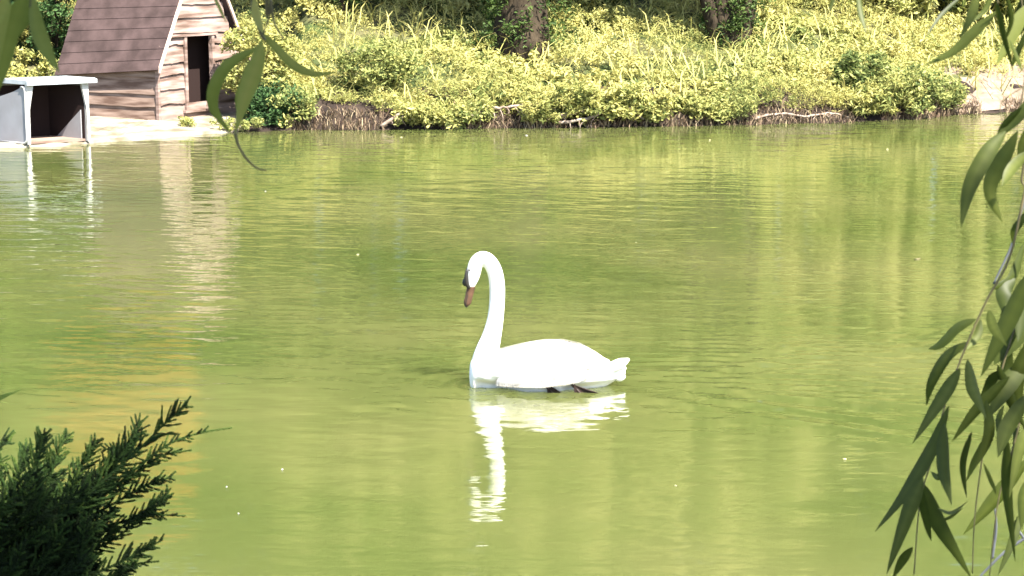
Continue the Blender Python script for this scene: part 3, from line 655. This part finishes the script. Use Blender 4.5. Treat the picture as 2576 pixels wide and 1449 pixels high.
# ------------------------------------------------------------------ near willow twigs
def near_leaf(mb_, tl_, pix, wd, Y, fold=.25, dep=None):
    """lanceolate leaf along a pixel path at depth Y"""
    Ys = np.linspace(Y, Y+(dep if dep is not None else random.uniform(-.04, .04)), len(pix))
    P = smooth_path([tuple(at(u, v, yy)) for (u, v), yy in zip(pix, Ys)], 15); T = np.gradient(P, axis=0); T /= np.linalg.norm(T, axis=1)[:, None]
    view = P-np.array((0, 0, CAM_Z)); view /= np.linalg.norm(view, axis=1)[:, None]
    Sd = np.cross(T, view); Sd /= np.linalg.norm(Sd, axis=1)[:, None]+1e-9
    tw = random.uniform(-.5, .5); Sd = Sd*math.cos(tw)+view*math.sin(tw)
    t_ = np.linspace(0, 1, 15); prof = (np.sin(math.pi*np.clip(t_, 0, 1)**.8)**.85)*.5; prof[0] = .04; prof[-1] = .01
    Wm = wd/FPX*Y*1.08; N = np.cross(Sd, T); f_ = random.uniform(.1, .5)
    wob = 1+.10*np.sin(t_*random.uniform(5, 11)+random.uniform(0, 6))
    Lf = P-Sd*(prof*Wm*wob)[:, None]+N*(prof*Wm*f_)[:, None]; Rt = P+Sd*(prof*Wm)[:, None]+N*(prof*Wm*f_)[:, None]
    V = np.concatenate([Lf, P, Rt]); F = []
    for i in range(14): F += [(i, i+1, 15+i+1, 15+i), (15+i, 15+i+1, 30+i+1, 30+i)]
    mb_.add(V, F); t0_ = min(.95, max(.02, random.gauss(.42, .22))); tv = np.full(45, t0_); tv[15:30] = t0_+.22; tv += np.tile(np.sin(t_*40)*.04, 3); tl_.append(np.clip(tv, 0, 1))
def willow_strand(label, stems, lvs, Y, mleaf=None, group='willow twigs hanging near the camera', name='willow_branch', tb=None, smat=None):
    root_p = at(stems[0][0][0], stems[0][0][1], Y) if stems else at(*lvs[0][0][0], Y)
    o = empty(name, root_p); tag(o, label, 'branch', group); inv = -np.array(root_p)
    if stems:
        mb = MB()
        for st in stems:
            *pp, r0 = st; W_ = [tuple(at(u, v, Y+.02)) for u, v in pp]
            if pp[0][1] < -60 or pp[0][0] > 2600:                  # the twig goes on up to the crown overhead
                e_ = Vector(W_[0])+(Vector((.35, -.1, 1.5)) if pp[0][0] > 2576 else Vector((.06, -.1, 1.3))); W_ = [tuple(e_), tuple((e_+Vector(W_[0]))/2+Vector((.05, 0, .06)))]+W_
            P = smooth_path(W_, 8*len(W_)); mb.tube(P+inv, np.linspace(r0, r0*.45, len(P))/FPX*Y*.5, 7)
        mb.build('stem', smat or M['twig'], o, smooth=True)
    if lvs:
        mb = MB(); tl_ = []
        for pix, wd in lvs: near_leaf(mb, tl_, pix, wd, Y+random.uniform(-.08, .08))
        t_ = np.concatenate(tl_)
        if tb is not None: t_ = np.clip(t_+tb, 0, 1)
        mb.V = [v+inv for v in mb.V]; mb.build('foliage', mleaf or M['strand'], o, smooth=True, tint=t_)
    return o
def z5(*a): return [(2103+x*.727, 395+y*.727) for x, y in a]
def z3(*a): return [(1578+x*.3872, y*.3872) for x, y in a]
def z1(*a): return [(x*.3064, y*.3064) for x, y in a]
# upper left, blurred, nearest
willow_strand('blurred olive willow leaves hanging in the top left corner', [z1((240, -900), (245, -400), (250, 0), (240, 60))+[8]],
    [(z1((200, -60), (110, 200), (20, 560), (-40, 800)), 42), (z1((230, -50), (200, 160), (120, 330)), 26), (z1((270, -30), (290, 200), (370, 400), (490, 600)), 40), (z1((60, -160), (-10, 60), (-60, 300)), 40), (z1((20, -60), (-10, 60), (-60, 700)), 50)], 1.7, mleaf=M['strand_lit'], tb=-.15)
# hanging strand left of centre
willow_strand('curved willow twig with drooping leaves hanging beside the wooden house', [z1((2060, -1500), (2070, -500), (2075, 0), (2085, 120), (2150, 290), (2180, 330))+[17], z1((2215, -400), (2225, 0), (2215, 120), (2160, 280))+[9], z1((2225, 0), (2250, 180), (2330, 330))+[7],
     z1((1930, 1090), (1960, 1200), (2030, 1310), (2110, 1380), (2190, 1402))+[8]],
    [(z1((2140, 260), (2260, 390), (2400, 530), (2580, 610), (2780, 590)), 22), (z1((2150, 330), (2095, 560), (2010, 800), (1930, 1090)), 40), (z1((2120, 390), (1880, 520), (1760, 700), (1740, 850), (1790, 960), (1890, 1090)), 32),
     (z1((2100, 450), (2060, 640), (1990, 800), (1960, 960)), 44), (z1((1750, -40), (1800, 60), (1860, 190)), 9), (z1((2080, -20), (2110, 150), (2160, 270)), 20)], 2.1, mleaf=M['strand_lit'], tb=.15)
# top, small tips
willow_strand('single willow leaf tip poking down from the top edge, right of centre', [(2150, -300), (2155, -60), (2159, -10), 4] and [[(2150, -300), (2155, -60), (2159, -10), 4]], [([(2157, -30), (2166, 30), (2179, 80)], 15)], 2.4)
willow_strand('short willow leaf tip poking down from the top edge, left of the longer tip', [[(2110, -300), (2105, -60), (2099, -20), 4]], [([(2100, -40), (2095, 0), (2085, 33)], 10)], 2.4)
# top right
willow_strand('dark willow leaves hanging in the top right corner above the bank', [[(2560, -400), (2530, -150), (2510, 0), (2512, 60), (2540, 110), 6], [(2540, -200), (2570, 0), (2572, 60), 7]],
    [([(2508, 28), (2450, 80), (2395, 130), (2325, 165)], 26), ([(2420, -10), (2370, 35), (2329, 92)], 9), ([(2462, -20), (2445, 40), (2414, 98)], 22), ([(2505, 0), (2522, 80), (2550, 182)], 15), ([(2585, 10), (2550, 80), (2507, 163)], 34),
     ([(2600, -40), (2565, 60), (2530, 110)], 40), ([(2500, -40), (2480, 20), (2440, 60)], 14), ([(2530, -20), (2545, 50), (2520, 120)], 12), ([(2590, 60), (2560, 130), (2545, 170)], 16), ([(2540, 100), (2560, 150), (2572, 180)], 9)], 2.4, tb=-.1)
# mid right
willow_strand('pair of broad drooping willow leaves at the right edge above the pond', [[(2600, 60), (2580, 190), (2560, 290), (2520, 350), 6], [(2590, 210), (2540, 240), (2518, 262), (2520, 300), (2545, 330), 3]],
    [([(2530, 330), (2480, 390), (2440, 470), (2417, 572)], 42), ([(2560, 330), (2520, 410), (2490, 480), (2522, 560)], 40), ([(2600, 240), (2555, 300), (2500, 350)], 26), ([(2590, 380), (2550, 420), (2520, 470)], 30), ([(2570, 270), (2530, 310), (2505, 350)], 16), ([(2600, 300), (2570, 370), (2570, 420)], 22)], 2.4)
# lower right main cluster
L5 = [([(485, 560), (420, 590), (360, 650), (318, 665)], 34), ([(460, 640), (380, 690), (330, 780), (312, 862)], 42), ([(430, 730), (390, 800), (330, 890), (265, 992)], 44),
      ([(390, 860), (330, 1010), (240, 1160), (135, 1297)], 46), ([(300, 1110), (250, 1230), (175, 1445)], 52), ([(290, 1120), (350, 1260), (470, 1460)], 54), ([(265, 1350), (230, 1400), (195, 1460)], 34),
      ([(455, 700), (475, 800), (520, 905)], 42), ([(375, 920), (370, 1060), (400, 1205)], 44), ([(528, 530), (545, 590), (592, 655)], 34), ([(350, 1215), (400, 1230), (458, 1190)], 13), ([(365, 1260), (400, 1245), (440, 1215)], 12),
      ([(290, 1130), (310, 1250), (330, 1330)], 30), ([(330, 1090), (355, 1110), (360, 1080)], 20), ([(500, 560), (490, 620), (450, 670)], 26)]
willow_strand('long slanting willow twig with leaves in the lower right corner', [z5((720, -200), (651, 130), (600, 350), (520, 500), (440, 680), (380, 850), (330, 1050), (290, 1200), (270, 1445))+[8]], [(z5(*a), w_*.727) for a, w_ in L5], 2.5)
L6 = [([(670, 400), (600, 560), (500, 762)], 60), ([(690, 560), (600, 640), (545, 720)], 70), ([(600, 760), (500, 860), (400, 987)], 40), ([(670, 700), (590, 790), (530, 900)], 66), ([(470, 950), (440, 1060), (452, 1180)], 24),
      ([(545, 930), (490, 1040), (450, 1125)], 30), ([(670, 1040), (560, 1180), (440, 1307)], 52), ([(590, 960), (590, 1150), (620, 1400)], 36), ([(520, 840), (530, 960), (480, 1080)], 40), ([(670, 820), (600, 930), (560, 1040)], 60),
      ([(620, 420), (580, 470), (595, 580)], 50), ([(650, 300), (610, 420), (530, 462)], 30), ([(690, 600), (630, 760), (640, 900)], 50), ([(510, 1060), (540, 1130), (555, 1170)], 14), ([(620, 930), (625, 1010), (600, 1100)], 34),
      ([(690, 1090), (650, 1180), (640, 1290)], 44), ([(650, 480), (600, 540), (565, 650)], 50), ([(700, 900), (640, 1000), (600, 1180)], 44), ([(560, 740), (530, 800), (480, 900)], 40), ([(560, 720), (600, 830), (660, 950)], 36),
      ([(640, 1230), (610, 1330), (560, 1449)], 30), ([(670, 180), (620, 250), (610, 300)], 28), ([(600, 650), (580, 760), (520, 850)], 44), ([(700, 400), (650, 520), (630, 640)], 60), ([(580, 860), (560, 920), (575, 1010)], 22)]
willow_strand('dense dark willow leaves against the lower right edge', [z5((760, 0), (690, 400), (600, 650), (530, 900), (505, 1050), (480, 1250), (472, 1440))+[7], z5((760, 300), (690, 650), (640, 900), (600, 1050), (560, 1200), (530, 1460))+[7]], [(z5(*a), w_*.727) for a, w_ in L6], 2.75, tb=-.1)
willow_strand('pale grey bare twig slanting behind the leaves at the right edge', [z5((760, -60), (651, 160), (610, 300), (545, 440))+[12]], [], 3.1, group='bare grey twigs at the right', name='bare_branch', smat=M['greytwig'])
willow_strand('pale grey bare twig forking in the bottom right corner', [z5((760, 1240), (651, 1320), (580, 1370), (480, 1470))+[13], z5((540, 1390), (555, 1280), (545, 1180))+[8], z5((651, 1320), (620, 1280), (600, 1290))+[8]], [], 3.0, group='bare grey twigs at the right', name='bare_branch', smat=M['greytwig'])

# ------------------------------------------------------------------ juniper in the lower left
jb = at(-350, 2000, 3.1); jn = empty('juniper', (jb.x, jb.y, 1.2)); tag(jn, 'dark juniper bush with feathery sprays in the lower left corner', 'juniper')
JV = []; JF = []; JT = []; jcount = 0
def jtwig(p, q_, r0, r1, tint):                                # square tapered twig with a little belly
    global jcount
    T = q_-p; L = np.linalg.norm(T); T = T/(L+1e-9); a = np.cross(T, (0.3, 1, .2)); a /= np.linalg.norm(a)+1e-9; b_ = np.cross(T, a)
    V = []
    for f, r_ in ((0, r0), (.5, (r0+r1)*.55), (.85, r1), (1, r1*.15)):
        c = p+(q_-p)*f
        for k in range(4):
            th = k*math.pi/2+f*2; V.append(c+(a*math.cos(th)+b_*math.sin(th))*r_)
    JV.extend(V); n0 = jcount
    for i in range(3):
        for k in range(4): JF.append((n0+i*4+k, n0+i*4+(k+1) % 4, n0+(i+1)*4+(k+1) % 4, n0+(i+1)*4+k))
    JT.extend([tint]*16); jcount += 16
jr = np.random.default_rng(3)
def spray(path, length_side, r_=.0028, lvl=2, tip_t=.5):
    """feathery spray along a path: side twigs that carry small twigs"""
    P = path; n_ = len(P)
    for i in range(n_-1):
        f = i/(n_-1); jtwig(P[i], P[i+1]+(P[i+1]-P[i])*.12, r_*(1.25-.5*f), r_*(1.15-.5*f), np.clip(tip_t-.35+.5*f, 0, 1))  # tint rises along the spray, sunlight on the tips put into the colour
        if i == 0: continue
        for sgn in (-1, 1):
            if jr.random() < .14: continue
            T = P[min(i+1, n_-1)]-P[i-1]; T /= np.linalg.norm(T); side = np.cross(T, (0, 1, 0.15)); side /= np.linalg.norm(side)
            side = side*math.cos(w_:=jr.normal(0, .6))+np.array((0, 1, .1))*math.sin(w_)
            ang_ = R(jr.uniform(28, 50)); D = T*math.cos(ang_)+side*sgn*math.sin(ang_)
            L = length_side*(1-.72*f)*jr.uniform(.55, 1.15)
            if L < .012 or lvl == 0: continue
            m_ = max(3, int(L/.011)); b2 = D+T*.5; b2 /= np.linalg.norm(b2)
            Q = [P[i]+D*L*t_*(1-t_*.3)+b2*L*.3*t_*t_ for t_ in np.linspace(0, 1, m_)]
            if lvl > 1: spray(Q, L*.42, r_*.85, lvl-1, np.clip(tip_t+jr.normal(0, .2), 0, 1))
            else:
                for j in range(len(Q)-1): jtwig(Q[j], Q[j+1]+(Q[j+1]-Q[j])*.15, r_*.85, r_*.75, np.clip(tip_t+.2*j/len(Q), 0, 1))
def jpath(pix, Y0, dY, n_): return smooth_path([tuple(at(u, v, Y0+dY*i/len(pix))) for i, (u, v) in enumerate(pix)], n_)
outer = [ # (pixel path, depth, side length, tint)
    ([(120, 1330), (260, 1210), (360, 1120), (420, 1060), (472, 1018)], 2.9, .050, .5), ([(200, 1300), (330, 1190), (420, 1120), (500, 1090), (584, 1076)], 3.0, .022, .6),
    ([(150, 1290), (270, 1180), (330, 1110), (352, 1060)], 2.95, .045, .5), ([(200, 1260), (330, 1200), (400, 1150), (482, 1132)], 3.0, .028, .5),
    ([(160, 1340), (280, 1270), (370, 1220), (432, 1200)], 3.0, .034, .4), ([(200, 1400), (330, 1310), (400, 1270), (430, 1228)], 3.0, .030, .4), ([(220, 1340), (340, 1300), (400, 1255), (428, 1252)], 3.05, .022, .4),
    ([(160, 1420), (280, 1360), (370, 1300), (466, 1298)], 3.0, .030, .4), ([(180, 1470), (290, 1420), (350, 1390), (410, 1357)], 2.95, .034, .4), ([(220, 1500), (290, 1450), (340, 1420), (400, 1412)], 3.0, .022, .4), ([(200, 1520), (260, 1470), (310, 1440), (340, 1430)], 3.0, .026, .4),
    ([(60, 1290), (80, 1190), (100, 1130), (112, 1090)], 2.9, .045, .6), ([(90, 1290), (130, 1190), (150, 1130), (170, 1095)], 2.95, .035, .6), ([(-60, 1250), (-30, 1170), (-5, 1120), (22, 1102)], 2.95, .04, .6),
    ([(150, 1300), (190, 1200), (225, 1140), (243, 1106)], 2.95, .035, .6), ([(220, 1290), (260, 1190), (290, 1140), (262, 1128)], 3.0, .03, .5), ([(250, 1250), (290, 1170), (320, 1120), (345, 1085)], 2.95, .035, .5), ([(20, 1300), (40, 1200), (60, 1150), (66, 1120)], 3.0, .035, .5),
    ([(-90, 1080), (-50, 1040), (-10, 1010), (50, 980)], 2.85, .012, .6), ([(-90, 1060), (-50, 1030), (-20, 1005), (30, 988)], 2.85, .014, .5)]
for pix, Y0, ls, ti in outer: spray(jpath(pix, Y0, .05, 24), ls*1.3, .0022, 2, ti)
for k in range(330):                                          # the dense body of the bush
    u0 = jr.uniform(-260, 190); v0 = jr.uniform(1290, 1560); Y0 = 3.0+jr.uniform(-.12, .32)
    du_ = jr.uniform(20, 170); dv_ = -jr.uniform(30, 190)
    ue, ve = u0+du_, v0+dv_
    lim = np.interp(ue, [-300, 0, 110, 200, 300, 360, 420], [1130, 1140, 1135, 1150, 1150, 1160, 1220])
    rightlim = np.interp(ve, [1100, 1200, 1280, 1330, 1400, 1449], [340, 370, 350, 270, 250, 250])
    if ve < lim: ve = lim+jr.uniform(0, 60)
    if ue > rightlim: ue = rightlim-jr.uniform(0, 60)
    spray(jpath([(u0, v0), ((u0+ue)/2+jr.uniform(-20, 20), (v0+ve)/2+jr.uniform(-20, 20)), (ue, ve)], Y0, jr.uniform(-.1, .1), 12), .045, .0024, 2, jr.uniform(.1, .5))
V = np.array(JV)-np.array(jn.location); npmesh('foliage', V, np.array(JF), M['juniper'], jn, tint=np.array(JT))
mb = MB()
for k in range(26):
    tgt = np.array(at(jr.uniform(-150, 250), jr.uniform(1230, 1450), 3.1+jr.uniform(0, .25)))-np.array(jn.location)
    b0 = np.array((jr.uniform(-.1, .1), jr.uniform(-.05, .2), -.1)); mb.tube(smooth_path([b0, (b0+tgt)/2+[-.05, .03, .05], tgt], 9), np.linspace(.016, .004, 9), 6)
mb.build('stem', M['bark'], jn, smooth=True)

# ------------------------------------------------------------------ the willow over the camera, out of frame, whose shade falls on the near twigs
tw = empty('unseen_overhanging_willow', (3.4, -2.2, 1.2)); tag(tw, 'big unseen willow standing on the near bank beside the viewer, shading the near twigs', 'tree')
cl = ell_clumps(420, 3.9, 2.6, 1.9, 4.6)+np.array((-1.7, .3, 0))
lim = cl[rng.choice(len(cl), 12, replace=False)]
trunk_mesh(3.8, .38, (-.3, .2), lim).build('trunk', M['bark'], tw, smooth=True)
crown_mesh('crown', cl, rng.uniform(.3, .6, len(cl)), 90, .17, M['green'], tw, (.8, .8, 1.2), .5, .35, .2, .4)
